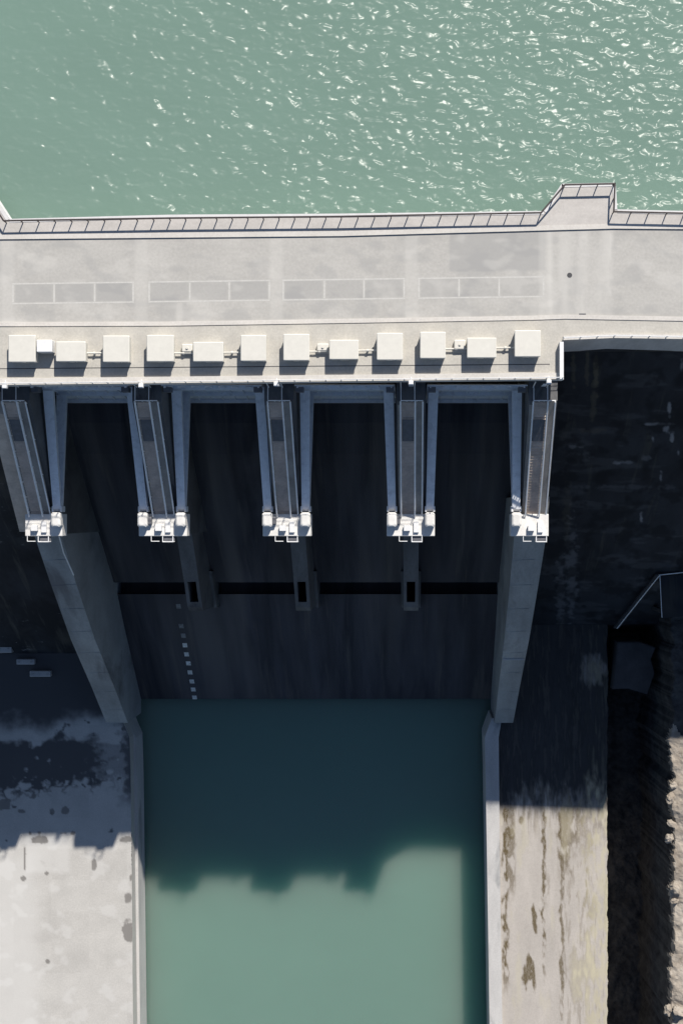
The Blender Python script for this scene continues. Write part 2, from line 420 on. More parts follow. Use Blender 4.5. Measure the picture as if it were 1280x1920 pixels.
# dam body: blocks either side of the spillway and the mass under the bridge
PL, PR = -47.55, 15.85          # end pier centres
def body(x0, x1, yf, ybase):
    top = []
    return [(33.5, -1.7), (33.5, -77), (ybase - 4, -77), (ybase, -60), (yf - 1.2, -7.5), (yf - 1.0 * (yf > 18) - .25, -6.5), (yf + .3, -1.7)]
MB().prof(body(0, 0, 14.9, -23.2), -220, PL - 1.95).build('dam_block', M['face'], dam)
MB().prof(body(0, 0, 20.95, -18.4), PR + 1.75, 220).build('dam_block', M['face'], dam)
MARKS = [(1254, 768, 3, 15, .9, 0), (1238, 795, 34, 2.6, .8, 0), (1247, 804, 7, 9, .9, 0), (1223, 824, 2.6, 6, .8, 0), (1259, 821, 3.5, 8, .9, 0), (1271, 848, 2, 5, .7, 0), (1168, 867, 22, 3, .55, 0), (1160, 868, 6, 3, .8, 0),
         (1238, 896, 3, 11, .75, 0), (1201, 972, 3, 9, .95, 0), (1078, 838, 13, 3, .45, 0), (1112, 808, 26, 5, .32, 1), (1090, 856, 22, 9, .18, 0), (1210, 858, 10, 5, .3, 0), (1277, 686, 4, 10, .6, 0),
         (1074, 690, 4, 40, .45, 1), (1100, 690, 4, 45, .5, 1), (1117, 690, 5, 50, .75, 1), (1112, 755, 6, 40, .4, 1), (1062, 960, 8, 60, .22, 1), (1070, 1070, 12, 90, .35, 0), (1050, 1110, 10, 60, .3, 0), (1170, 913, 100, 4, .16, 0), (1215, 1095, 25, 12, .22, 0)]
def face_attr(x, y, z):
    s_ = F / (H - z); px, py = NX + x * s_, NY - y * s_
    n2 = fbm(x * 1.1, z * 1.1, 3, 31.); n = fbm(x * .3, z * .3, 3, 17.)
    w_ = [0., 0.]
    for cx, cy, rx, ry, a_, c_ in MARKS:
        q_ = math.hypot((px - cx) / rx, (py - cy) / ry)
        if q_ < 2.2: w_[c_] = max(w_[c_], a_ * (1 - sm(.45, 1.25, q_ + .75 * n2)))
    d = .75 * sm(-.05, .45, n + .25 * n2)
    e_ = .30 * sm(.15, .5, fbm(x * .12, z * .5, 4, 41.))
    return (max(w_[0], e_ * .35), w_[1], d)
M['skin'] = concrete('stained_dam_skin', (.028, .030, .035), .4, (1, .55, .55), .22, streak=((.06, .058, .052), (.7, .07, .07), .58, .76), wear_and_shade=((.24, .24, .25), (.12, .105, .075), (.012, .013, .016)))
line = [(19.72, -6.45), (19.75, -7.5), (-18.4, -60)]; vs, at = [], []
nx_, nz_ = 220, 330
for j in range(nz_ + 1):
    z = -7.4 - (60 - 7.4) * j / nz_; y = 19.75 + (-18.4 - 19.75) * (z + 7.5) / (-60 + 7.5) - .012
    for i in range(nx_ + 1):
        x = 17.65 + 33 * i / nx_; vs.append((x, y, z)); at.append(face_attr(x, y, z))
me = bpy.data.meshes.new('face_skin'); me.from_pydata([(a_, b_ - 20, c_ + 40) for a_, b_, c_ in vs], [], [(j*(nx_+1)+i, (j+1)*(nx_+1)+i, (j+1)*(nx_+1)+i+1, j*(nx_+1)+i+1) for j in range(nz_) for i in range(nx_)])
ca = me.color_attributes.new('wear_and_shade', 'FLOAT_COLOR', 'POINT'); ca.data.foreach_set('color', [c for q_ in at for c in (*q_, 1)])
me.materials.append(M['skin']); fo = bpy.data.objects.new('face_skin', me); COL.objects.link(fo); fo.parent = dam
m = MB()
for a, b in zip(FRONT_R, FRONT_R[1:]):
    A = Vector(U(a[0], a[1] + 1, 0)); B = Vector(U(b[0], b[1] + 1, 0))
    m.hull([(A.x, A.y - .55, -6.6), (B.x, B.y - .55, -6.6), (B.x, B.y + 1.2, -6.6), (A.x, A.y + 1.2, -6.6)], [(A.x, A.y, -.5), (B.x, B.y, -.5), (B.x, B.y + 1.2, -.5), (A.x, A.y + 1.2, -.5)])
m.build('upper_wall', M['upper_face'], dam)
# spillway chute, with the aerator slot across it
ch = [(30, -22), (24, -20.2), (18, -19.8), (15, -20.4), (12, -22), (8, -25.6), (4, -30.2), (0, -35), (-5, -41.2), (-10.9, -48.4)]
ch += [(-10.9, -53.5), (-12.9, -53.5), (-12.9, -50.9), (-18, -55.3), (-24, -61), (-31.9, -68.5), (-38, -74.5), (-38, -77), (30, -77)]
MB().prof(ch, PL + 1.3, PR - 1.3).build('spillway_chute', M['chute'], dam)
for i, (x0, y) in enumerate(((335, 1137), (340, 1174), (344, 1192), (347, 1210), (350, 1227), (353.5, 1244), (356.5, 1261), (360, 1278), (362.5, 1293), (365, 1308))):
    z = -53.5 - (y - 1140) / 170 * 14.6
    for _ in range(4):
        Y = (NY - y) * (H - z) / F
        z = lerp_line([(18, -55.3), (24, -61), (31.9, -68.5)] if Y < -18 else [(12.9, -50.9), (18, -55.3)], -Y) + .06
    s_ = 4.2
    a = U(x0 - s_, y, z)[0]; b = U(x0 + s_, y, z)[0]
    MB().hull([(a, Y - .36, z - .36), (b, Y - .36, z - .36), (b, Y + .36, z + .31), (a, Y + .36, z + .31)],
              [(a, Y - .33, z - .28), (b, Y - .33, z - .28), (b, Y + .40, z + .39), (a, Y + .40, z + .39)]).build('gauge_mark', M['mark'] if i > 2 else M['faded'], dam)

# ------------------------------------------------------------------ piers
def pier(cx, label, kind=0):
    """kind 0 middle pier, -1 left end, 1 right end"""
    t = thing('spillway_pier', label, 'pier', (cx, 0, -40), 'spillway piers')
    X = lambda a: cx + a
    hw = 1.75
    up = [(17.5, -3.9), (13.4, -3.9), (12.2, -5.6), (.9, -14.4), (.9, -16.5), (-3.0, -16.5), (-3.0, -33), (-12.4, -41.3), (-15.0, -45), (-15.2, -56), (-5, -46), (5, -34), (17.5, -26)]
    if kind == 0:
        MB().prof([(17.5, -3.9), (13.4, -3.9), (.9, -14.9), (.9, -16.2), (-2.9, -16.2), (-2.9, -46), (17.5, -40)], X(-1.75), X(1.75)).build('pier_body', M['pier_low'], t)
        m = MB(); full = [(-2.5, -28.6), (-9.8, -35), (-14.0, -38.2), (-14.6, -39.4), (-14.8, -60), (-2.5, -50)]
        for s_ in (-1, 1):
            m.prof(full, *sorted((X(s_ * 1.08), X(s_ * .62))))
        m.prof([(-2.5, -28.6), (-9.8, -35), (-10.1, -35.24), (-10.1, -58), (-2.5, -50)], X(-.62), X(.62))
        m.prof([(-13.2, -37.6), (-14.0, -38.2), (-14.6, -39.4), (-14.8, -60), (-13.2, -60)], X(-.62), X(.62))
        for s_ in (-1, 1):          # low footing along both sides of the tail
            m.prof([(-9, -44), (-14.9, -49.5), (-15.4, -60), (-9, -52)], *sorted((X(s_ * 1.08), X(s_ * 1.5))))
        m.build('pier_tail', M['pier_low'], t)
        MB().box(X(-.60), X(.60), -13.1, -10.2, -57, -43.5).build('air_shaft_shade', M['shaft_shade'], t)
    else:
        top = [(17.5, -3.9), (13.4, -3.9), (.9, -14.9), (.9, -16.2), (-2.9, -16.2), (-2.9, -50), (17.5, -40)]
        m = MB(); m.prof(top, X(-1.75), X(1.75))
        if kind < 0: MB().prof([(17.5, -6), (12, -6.5), (-2.6, -18.5), (-2.6, -50), (17.5, -40)], X(-3.9), X(-1.75)).build('ledge', M['stair'], t)
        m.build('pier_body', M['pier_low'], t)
    # stairs down the top of the pier
    n = 40; y0, z0, y1, z1 = 13.2, -3.85, -.22, -14.5
    st = []
    for k in range(n):
        ya = y0 + (y1 - y0) * k / n; yb = y0 + (y1 - y0) * (k + 1) / n; za = z0 + (z1 - z0) * k / n
        st += [(ya, za), (yb, za)]
    st += [(y1, z1), (y1, -15.3), (y0, -4.6)]
    MB().prof(st, X(-1.15), X(.45)).build('stair', M['stair'], t)
    MB().prof([(y0, z0 + .15), (y1, z1 + .15), (y1, -15.2), (y0, -4.5)], X(.45), X(1.3)).build('side_slab', M['pier'], t)
    MB().prof([(y0, z0 - .25), (y1, z1 - .25), (y1, -15.2), (y0, -4.9)], X(-1.6), X(-1.15)).build('stair_kerb', M['pier'], t)
    MB().prof([(y0 + .2, z0 - .1), (17.5, z0 - .1), (17.5, z0 - .4), (y0 + .2, z0 - .4)], X(-1.6), X(1.5)).build('landing', M['darksteel'], t)
    # thin dark plate over the flight
    f = lambda y: z0 + (y - y0) * (z1 - z0) / (y1 - y0)
    MB().prof([(11.2, f(11.2) + .42), (8.7, f(8.7) + .42), (8.7, f(8.7) + .3), (11.2, f(11.2) + .3)], X(-1.05), X(.35)).build('dark_plate', M['darksteel'], t)
    # handrails
    for xo, posts in ((-1.25, 1), (.5, 1), (1.42, 0)):
        h = 1.0 if posts else .55
        m = MB(); m.tube([(X(xo), y0, f(y0) + h), (X(xo), y1 - .4, f(y1 - .4) + h)], .10)
        if posts: m.tube([(X(xo), y0, f(y0) + h * .5), (X(xo), y1 - .4, f(y1 - .4) + h * .5)], .035)
        r = m.build('handrail', M['rail'], t)
        for k in range(8 if posts else 4):
            y = y0 - .1 + (y1 - y0) * k / (7.2 if posts else 3.2)
            MB().tube([(X(xo), y, f(y) - .1), (X(xo), y, f(y) + h)], .055).build('post', M['rail'], r)
    m = MB(); m.tube([(X(-1.25), y0 + .1, f(y0) + 1.0), (X(1.45), y0 + .1, f(y0) + 1.0)], .07)
    for xo in (-.5, .1, .7): m.tube([(X(xo), y0 + .1, f(y0)), (X(xo), y0 + .1, f(y0) + 1.0)], .05)
    m.build('landing_rail', M['rail'], t)
    # ladder up to the bridge
    m = MB()
    for xo in (-1.2, .45): m.tube([(X(xo), 15.0, -3.9), (X(xo), 15.3, -.6)], .07); m.tube([(X(xo), 13.4, -2.85), (X(xo), 15.2, -2.85)], .05)
    for k in range(8): m.tube([(X(-.25), 15.1, -3.7 + k * .4), (X(.3), 15.1, -3.7 + k * .4)], .03)
    m.build('ladder', M['rail'], t)
    # crosshead carrying the trunnions
    a, b = (-3.1, 3.05) if kind == 0 else ((-1.8, 2.95) if kind < 0 else (-3.1, 1.75))
    MB().cham(X(a), X(b), -3.1, -.25, -16.2, -13.95, .06).build('crosshead', M['cross'], t)
    sides = [s for s in (-1, 1) if not (kind < 0 and s < 0) and not (kind > 0 and s > 0)]
    for s in sides:
        MB().cham(X(s * 2.42 - .62), X(s * 2.42 + .62), -1.9, -.05, -13.95, -12.7, .2).build('trunnion_block', M['cross'], t)
        m = MB()
        for xo in (-.85, .85): m.cham(X(s * 2.42 + xo * .62) - .13, X(s * 2.42 + xo * .62) + .13, .0, .75, -14.9, -13.3, .05)
        m.build('trunnion_bracket', M['white'], t)
    if kind == 0:
        m = MB(); m.cham(X(-2.0), X(-1.35), -1.6, -.6, -13.95, -13.2, .08); m.build('control_box', M['darksteel'], t)
    m = MB(); m.box(X(-.9), X(-.1), -2.4, -1.7, -13.95, -13.4); m.box(X(.35), X(1.0), -2.6, -1.2, -13.95, -13.65); m.build('plinth', M['white'], t)
    # small end platform with handrail frames
    m = MB(); m.box(X(.05), X(1.45), -3.85, -3.1, -14.3, -14.22)
    m.build('end_platform', M['darksteel'], t)
    m = MB(); m.tube([(X(.1), -3.1, -13.2), (X(.1), -3.8, -13.2), (X(1.4), -3.8, -13.2), (X(1.4), -3.1, -13.2)], .06)
    for p_ in ((.1, -3.8), (1.4, -3.8)): m.tube([(X(p_[0]), p_[1], -14.25), (X(p_[0]), p_[1], -13.2)], .07)
    m.tube([(X(-1.5), -3.1, -13.9), (X(-1.5), -3.75, -13.9), (X(-.45), -3.75, -13.9)], .05)
    m.build('platform_rail', M['rail'], t)
    return t

S = 15.85
p4 = pier(0, 'spillway pier second from the right, its stairs running straight down the picture', 0)
dup(p4, -S, 'middle spillway pier of the five, between the second and third gates')
dup(p4, -2 * S, 'spillway pier second from the left, leaning right beside the first gate')
pier(PL, 'leftmost spillway pier, wider with a low brown ledge and joined to a long training wall', -1)
pier(PR, 'rightmost spillway pier at the end of the hoist terrace, with one trunnion only', 1)

# ------------------------------------------------------------------ radial gates
def gate(cx, label):
    t = thing('radial_gate', label, 'spillway gate', (cx, 0, -20), 'radial gates in the spillway bays')
    yt, zt = .45, -14.0
    zs = frange(-2.5, -19.2, 16)
    yl = lambda z: 15.0 + .75 * (1 - ((z + 10.85) / 8.35) ** 2) + .015 * (z + 2.5)      # gently curved leaf
    outer = [(yl(z) + .15, z) for z in zs]
    inner = [(yl(z), z) for z in zs]
    MB().prof(outer + inner[::-1], cx - 5.95, cx + 5.95).build('skin_plate', M['gate'], t)
    for k in range(8):
        x = cx - 5.6 + k * 1.6
        i2 = [(yl(z) - .22, z) for z in zs]
        MB().prof(inner + i2[::-1], x - .06, x + .06).build('rib', M['gate'], t)
    for zz in (-8.4, -14.6, -18.6):
        y = yl(zz) - .35
        MB().box(cx - 5.9, cx + 5.9, y - .15, y + .34, zz - .25, zz + .25).build('girder', M['gate'], t)
    for s in (-1, 1):
        for zz, wd in ((-8.4, 1.2), (-14.6, 1.2)):
            y = yl(zz) - .45
            MB().beam((cx + s * 5.5, yt, zt + (.3 if zz > zt else -.3)), (cx + s * 5.15, y, zz), 1.0, .6, wd, .9).build('arm', M['gate'], t)
        m = MB(); m.tube([(cx + s * 5.02, yt, zt), (cx + s * 5.98, yt, zt)], .42, 14); m.build('trunnion_hub', M['white'], t)
        m = MB(); m.box(cx + s * 5.4 - .45, cx + s * 5.4 + .45, 14.4, 15.0, -4.6, -3.4); m.build('hoist_bracket', M['darksteel'], t)
    return t
g = gate(-S / 2, 'blue-grey radial gate in the third spillway bay, right of the middle pier')
dup(g, -S, 'blue-grey radial gate in the second spillway bay, above the row of white gauge marks')
dup(g, -2 * S, 'blue-grey radial gate in the leftmost spillway bay beside the long left training wall')
dup(g, S, 'blue-grey radial gate in the rightmost spillway bay next to the right training wall')

# ------------------------------------------------------------------ training walls
def twall(x0, x1, label, yo=0, zo=0, flare=0):
    t = thing('training_wall', label, 'wall', ((x0 + x1) / 2, -20, -62), 'training walls beside the chute')
    prof = [(2, -16.3), (-2.9, -18.3), (-10, -26.3 + zo), (-18.6, -36.6 + zo), (-27, -48.5 + zo), (-34.3, -58.3), (-34.3, -76), (-4, -76), (2, -40)]
    wm = MB().prof(prof, x0, x1)
    if flare:           # the outer face fans out towards the top end
        wm.v = [(x + flare * (y + 34.3) / 31.4, y, z) if x > (x0 + x1) / 2 else (x, y, z) for x, y, z in wm.v]
    wm.build('wall_body', M['wall'], t)
    jm = MB()
    pts = prof[1:6]
    for k in range(1, 9):
        Y = -2.9 - k * 3.6; z = lerp_line([(-a, b) for a, b in pts], -Y)
        jm.hull([(x0 + .05, Y - .06, z - .15), (x1 - .05, Y - .06, z - .15), (x1 - .05, Y + .06, z - .12), (x0 + .05, Y + .06, z - .12)],
                [(x0 + .05, Y - .06, z - .02), (x1 - .05, Y - .06, z - .02), (x1 - .05, Y + .06, z + .16), (x0 + .05, Y + .06, z + .05)])
    jm.build('block_joint', M['wall'], t)
    return t, pts
tl, pts = twall(-49.5, -46.0, 'long grey training wall at the left edge of the spillway chute, with a white cable along its top')
m = MB(); z = lambda Y: lerp_line([(-a, b) for a, b in pts], -Y)
m.tube([(-46.2, -3.2, z(-3.2) + .3), (-46.3, -5.5, z(-5.5) + .25), (-45.9, -8.6, z(-8.6) + .25)], .09); m.build('cable', M['white'], tl)
m = MB(); m.tube([(-49.6, -12.5, z(-12.5) - .9), (-49.6, -16.5, z(-16.5) - .9)], .06); m.tube([(-49.7, -21, z(-21) - 1), (-49.7, -24.5, z(-24.5) - 1)], .06); m.build('pipe', M['rail'], tl)
tr, pts2 = twall(13.6, 16.6, 'straight grey training wall at the right edge of the spillway chute, seen nearly end on', flare=1.2)
m = MB(); m.box(13.7, 16.8, -22.1, -21.9, z(-22) - .3, z(-22) + .22); m.build('ledge', M['bwall'], tr)

# basin walls
bw = thing('basin_wall', 'thin pale wall along the left bank of the green stilling basin', 'wall', (*U(257, 1600, ZA), -76), 'stilling basin walls')
A = [(232, 1352), (246, 1384), (249, 1440), (251, 1600), (254, 1920), (258, 2400)]; B = [(241, 1352), (255, 1384), (257, 1440), (259, 1600), (263, 1920), (268, 2400)]
m = MB()
for i in range(len(A) - 1): m.prism([U(*A[i], ZW), U(*A[i+1], ZW), U(*B[i+1], ZW), U(*B[i], ZW)], -76, ZW)
m.build('wall_body', M['bwall'], bw)
bw = thing('basin_wall', 'broad pale wall with dark blotches along the right bank of the stilling basin', 'wall', (*U(925, 1600, ZA), -76), 'stilling basin walls')
A = [(921, 1346), (908, 1382), (910, 1480), (912, 1600), (917, 1920), (924, 2400)]; B = [(940, 1346), (934, 1382), (935, 1480), (936, 1600), (941, 1920), (949, 2400)]
m = MB()
for i in range(len(A) - 1): m.prism([U(*A[i], ZA), U(*A[i+1], ZA), U(*B[i+1], ZA), U(*B[i], ZA)], -76, ZA + .3)
m.build('wall_body', M['bwall'], bw)

# ------------------------------------------------------------------ left apron
SPOTS = [(75, 1575, 16, 7), (57, 1563, 3, 3), (74, 1561, 3, 3), (137, 1562, 5, 4), (176, 1622, 5, 11), (45, 1647, 5, 4), (89, 1638, 4, 4), (47, 1610, 2, 20),
         (236, 1574, 12, 6), (241, 1686, 8, 10), (242, 1745, 12, 20), (90, 1803, 5, 5), (12, 1510, 13, 12), (40, 1521, 8, 5), (122, 1520, 8, 8), (98, 1522, 5, 6), (64, 1492, 4, 4), (86, 1477, 3, 3), (246, 1645, 4, 7)]
def apron_attr(x, y):
    s = F / (H - ZA); px, py = NX + x * s, NY - y * s
    d = 0.
    n = fbm(x * .22, y * .3, 4, 5.1); n2 = fbm(x * .8, y * .9, 3, 2.2)
    # damp dark ground near the toe of the dam, in ragged patches
    e = n + .25 * n2
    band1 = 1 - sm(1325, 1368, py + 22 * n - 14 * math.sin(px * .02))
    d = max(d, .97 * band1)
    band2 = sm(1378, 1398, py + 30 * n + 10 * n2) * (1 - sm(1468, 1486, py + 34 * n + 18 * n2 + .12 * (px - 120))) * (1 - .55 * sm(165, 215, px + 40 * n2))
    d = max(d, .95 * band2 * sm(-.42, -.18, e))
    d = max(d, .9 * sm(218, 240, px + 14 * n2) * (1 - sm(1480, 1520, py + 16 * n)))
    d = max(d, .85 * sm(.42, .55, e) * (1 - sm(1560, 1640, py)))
    k = 0.
    for cx, cy, rx, ry in SPOTS:
        r = math.hypot((px - cx) / rx, (py - cy) / ry) + .5 * n2
        k = max(k, 1 - sm(.85, 1.1, r))
    g = .8 * (1 - sm(45, 95, px + 12 * n)) * sm(1560, 1640, py) + .6 * sm(.2, .6, fbm(x * .3, y * .35, 3, 21)) * sm(1540, 1600, py)
    g += .7 * (1 - sm(.75, 1.05, max(abs(px - 90) / 45, abs(py - 1600) / 40)))
    pi, pj = math.floor((x + 46.5) / 6.2), math.floor((y + 40) / 5.1)
    pn = mnoise.cell(Vector((pi * 3.7 + .5, pj * 5.3 + .5, 0)))
    g = (g + .15 * max(0, pn)) * (1 - d); d = max(d, .06 * max(0, -pn))
    return (min(1, d), min(1, max(0, g * .8)), min(1, k * .85))
vs, at = [], []
y_top, y_bot = U(0, 1225, ZA)[1], -110.
ys = frange(y_top, -86, 330) + frange(-86.5, y_bot, 20)
xs = [-200, -150, -110, -90] + frange(-78, -45.6, 230)
right = lambda y: U(lerp_line([(-200, 256), (-80.1, 250), (-56.2, 247), (-42, 245), (-37, 243), (-34.4, 231), (-20, 231)], y), 0, ZA)[0]
fn = lambda x, y: ZA
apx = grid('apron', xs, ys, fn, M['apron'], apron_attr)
me = apx.data
for v in me.vertices:
    r = right(v.co.y)
    if v.co.x > r: v.co.x = r
struct(apx)
m = MB(); m.prism([(-200, y_bot), (-200, y_top), (U(231, 0, ZA)[0], y_top), U(231, 1350, ZA), U(243, 1384, ZA), U(250, 1920, ZA), (U(254, 0, ZA)[0], y_bot)], -76.5, ZA - .02)
struct(m.build('apron_bank', M['apron']))

# beams lying at the toe of the dam
for i, (x0, y0, x1, y1, h, lab) in enumerate(((-6, 1207, 22, 1224, 1.6, 'pale concrete block at the left picture edge, at the toe of the dam'),
                                  (31, 1236, 65, 1246, .8, 'short pale concrete beam lying between two others at the dam toe'),
                                  (56, 1258, 95, 1269, .8, 'longest pale concrete beam, nearest to the left training wall'))):
    z = ZA + h + .1
    a = U(x0, y1, z); b = U(x1, y0, z)
    t = thing('concrete_beam', lab, 'beam', ((a[0] + b[0]) / 2, (a[1] + b[1]) / 2, ZA), 'pale beams at the dam toe')
    MB().cham(a[0], b[0], a[1], b[1], ZA, z, .08).build('beam_body', M['bwall'], t)
    m = MB()
    for xx in (a[0] + .4, b[0] - .6): m.tube([(xx, (a[1]+b[1])/2, z - .02), (xx, (a[1]+b[1])/2, z + .22), (xx + .25, (a[1]+b[1])/2, z + .22), (xx + .25, (a[1]+b[1])/2, z - .02)], .03)
    m.build('lifting_loop', M['darksteel'], t)

# ------------------------------------------------------------------ right slab, trench and rock bank
ZS = -60.4
def slab_attr(x, y):
    s = F / (H - ZS); px, py = NX + x * s, NY - y * s
    n = fbm(x * .5, y * .12, 4, 4.4); n2 = fbm(x * 1.3, y * .5, 3, 7.7)
    d = 0.
    wob = 1.4 * fbm(.3, y * .25, 2, 3.)
    for cx, wd, y0, y1, a in ((947, 6, 1500, 1850, .95), (955, 11, 1500, 1680, .7), (1019, 3.2, 1515, 1830, .9), (1053, 3.6, 1520, 1930, .8), (1056, 12, 1505, 1640, .9), (1075, 14, 1505, 1600, .7), (1022, 8, 1640, 1700, .4), (1090, 22, 1500, 1600, .45)):
        r = abs(px - cx + wob * 3 + 5 * n2) / wd
        d = max(d, a * (1 - sm(.5, 1.2, r)) * sm(y0 - 15, y0 + 15, py) * (1 - sm(y1 - 40, y1 + 30, py)) * sm(-.55, .05, n2 + .3 * n))
    for cx, cy, rx, ry in ((993, 1815, 9, 30), (985, 1835, 7, 20), (1000, 1840, 5, 18), (1000, 1725, 6, 25), (955, 1565, 9, 14), (976, 1540, 5, 10), (1018, 1575, 4, 8)):
        d = max(d, .9 * (1 - sm(.7, 1.2, math.hypot((px - cx) / rx, (py - cy) / ry) + .7 * n2)))
    d = max(d, .8 * sm(.0, .4, n + .5 * n2) * sm(1040, 1075, px) * (1 - .6 * sm(1650, 1800, py)))
    n3 = fbm(x * 2.2, y * .22, 4, 15.)
    d = max(d, .32 * sm(.2, .6, n3) * sm(1030, 1065, px)); d = max(d, .5 * (1 - sm(1505, 1600, py + 30 * n2)) * sm(-.3, .2, n3))
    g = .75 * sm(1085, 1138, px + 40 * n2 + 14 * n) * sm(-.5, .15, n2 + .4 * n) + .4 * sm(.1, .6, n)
    k = (1 - sm(1455, 1535, py + 45 * n + 30 * n2)) * .93  # shade of the dam painted into the slab colour, with a ragged end
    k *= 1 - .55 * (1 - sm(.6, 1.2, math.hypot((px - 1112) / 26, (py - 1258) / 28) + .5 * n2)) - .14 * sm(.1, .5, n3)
    return (min(1, d), min(1, max(0, g)), min(1, max(0, k)))
xs = frange(U(933, 0, ZS)[0], U(1141, 0, ZS)[0], 140); ys = frange(U(0, 1165, ZS)[1], -86, 300) + frange(-87, -110, 12)
edge = U(1141, 0, ZS)[0]
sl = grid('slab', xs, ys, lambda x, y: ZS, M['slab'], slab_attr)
for v in sl.data.vertices:
    e = edge - .25 * (1 + fbm(v.co.y * .6, .5, 3, 1.)) - .0 * v.co.y
    lft = U(lerp_line([(-200, 945), (-80.1, 940), (-35, 933), (-20, 933)], v.co.y), 0, ZS)[0]
    if v.co.x > e - .3: v.co.x = min(v.co.x, e)
    if v.co.x < lft: v.co.x = lft
struct(sl)
m = MB(); m.prism([(U(934, 0, ZS)[0], -17), (edge - .45, -17), (edge - .45, -110), (U(945, 0, ZS)[0], -110)], -76.5, ZS - .02); struct(m.build('slab_bank', M['slab']))

def bank(x, y):
    n = fbm(x * .16, y * .16, 4, 6.); n2 = fbm(x * .7, y * .7, 3, 1.5)
    lip = 40.9 + .9 * fbm(.2, y * .35, 4, 9.)
    t = sm(lip - 1.5, lip + .4, x)
    zl = -71 + .8 * n + .3 * n2
    zh = -52.3 + .7 * n + .22 * n2 + .10 * (x - lip)
    return zl + (zh - zl) * t
xs = frange(31.5, 56, 140) + frange(57, 140, 40); ys = frange(-15, -88, 320) + frange(-89, -140, 30)
rb = grid('rock_bank', xs, ys, bank, M['rock'], smooth=False); struct(rb)
rb.data.materials.append(M['soil_shade'])  # darker second colour carries the shade of trench and cliff
for p_ in rb.data.polygons:
    if p_.center.z < -53.3 + .8 * fbm(p_.center.x, p_.center.y, 2, 4.) or p_.center.y > -35.5 + 2 * fbm(p_.center.x * .4, p_.center.y * .4, 3, 2.): p_.material_index = 1       # shade painted in: darker colour below the rubble cap and near the dam

# loose rocks on the lip of the bank
def rock(r, seed):
    import bmesh
    bm = bmesh.new(); bmesh.ops.create_icosphere(bm, subdivisions=3, radius=r)
    for v in bm.verts:
        d = v.co.normalized(); k = 1 + .45 * mnoise.noise(d * 1.6 + Vector((seed, 0, 0))) + .18 * mnoise.noise(d * 4 + Vector((0, seed, 0)))
        v.co = Vector((v.co.x * k * 1.15, v.co.y * k * .9, v.co.z * k * .7))
    me = bpy.data.meshes.new('boulder'); bm.to_mesh(me); bm.free(); me.materials.append(M['rock']); return me
RK = [(1232, 1462, .55, 'pale boulder on the rock bank lip, highest of the loose rocks'), (1236, 1497, .75, 'pale boulder just below the highest one on the bank lip'),
      (1238, 1545, .6, 'small boulder at the bank edge beside the top of the mossy slab'), (1234, 1572, .7, 'tan boulder overhanging the dark trench beside the mossy slab'),
      (1244, 1668, .9, 'large pale boulder halfway down the rock bank lip'), (1243, 1690, .6, 'small rock just below the large pale boulder on the lip'),
      (1226, 1885, .8, 'jagged pale boulder low in the trench near the bottom picture edge'), (1252, 1895, 1.0, 'largest boulder by the bottom right corner of the bank')]
for i, (px, py, r, lab) in enumerate(RK):
    z = -53.; px += 20
    for _ in range(5): x, y = U(px, py, z); z = max(bank(x, y), bank(x + .6, y)) + .1
    o = bpy.data.objects.new('boulder', rock(r, i * 3.7)); COL.objects.link(o); o.location = (x, y, z); o.rotation_euler = (.2 * i, .3, i * 1.3)
    tag(o, lab, 'boulder', 'loose boulders on the bank lip')

# blocks and access platform on the dark right hand side
def block(px, z0, z1, label, mat, cat='block'):
    poly = [U(a, b, z1) for a, b in px]
    cx = sum(p[0] for p in poly) / len(poly); cy = sum(p[1] for p in poly) / len(poly)
    t = thing('concrete_block', label, cat, (cx, cy, z0))
    MB().prism(poly, z0, z1).build('block_body', mat, t)
    m = MB(); ins = [(cx + (p[0]-cx) * .96, cy + (p[1]-cy) * .96) for p in poly]; m.prism(ins, z1, z1 + .12); m.build('top_slab', mat, t)
block([(1157, 1204), (1196, 1203), (1228, 1214), (1219, 1236), (1226, 1262), (1212, 1302), (1176, 1291), (1147, 1292)], -67, -58.5, 'grey flat topped concrete block under the access platform', M['dark_grey'])
zp = -47.
t = thing('access_platform', 'bluish steel access platform at the right picture edge with a sloping handrail', 'platform', (*U(1260, 1130, zp), -60))
poly = [U(1238, 1080, zp), U(1330, 1072, zp), U(1330, 1150, zp), U(1240, 1160, zp)]
MB().prism(poly, zp - .6, zp).build('floor', M['face'], t)
m = MB()
for p_ in ((1244, 1088), (1246, 1148), (1320, 1140), (1320, 1080)):
    x, y = U(*p_, zp); m.box(x - .3, x + .3, y - .3, y + .3, -66, zp - .6)
m.build('column', M['dark_grey'], t)
m = MB(); a = (*U(1156, 1178, -57), -57); b = (*U(1236, 1078, zp + 1), zp + 1); c = (*U(1330, 1068, zp + 1), zp + 1)
m.tube([a, b, c], .08); d = (*U(1236, 1078, zp + 1), zp + 1); e = (*U(1240, 1158, zp + 1), zp + 1); m.tube([d, e], .06)
r = m.build('handrail', M['rail'], t)
for k in range(7):
    f_ = k / 6; x, y, z = [a[i] + (b[i] - a[i]) * f_ for i in range(3)]
    MB().tube([(x, y, z - 1.0), (x, y, z)], .05).build('post', M['rail'], r)
m = MB(); A = Vector(a); Bv = Vector(b); m.beam(A + Vector((0, 0, -1.1)), Bv + Vector((0, 0, -1.1)), .9, .3, .9, .3); m.build('stair_flight', M['dark_grey'], t)

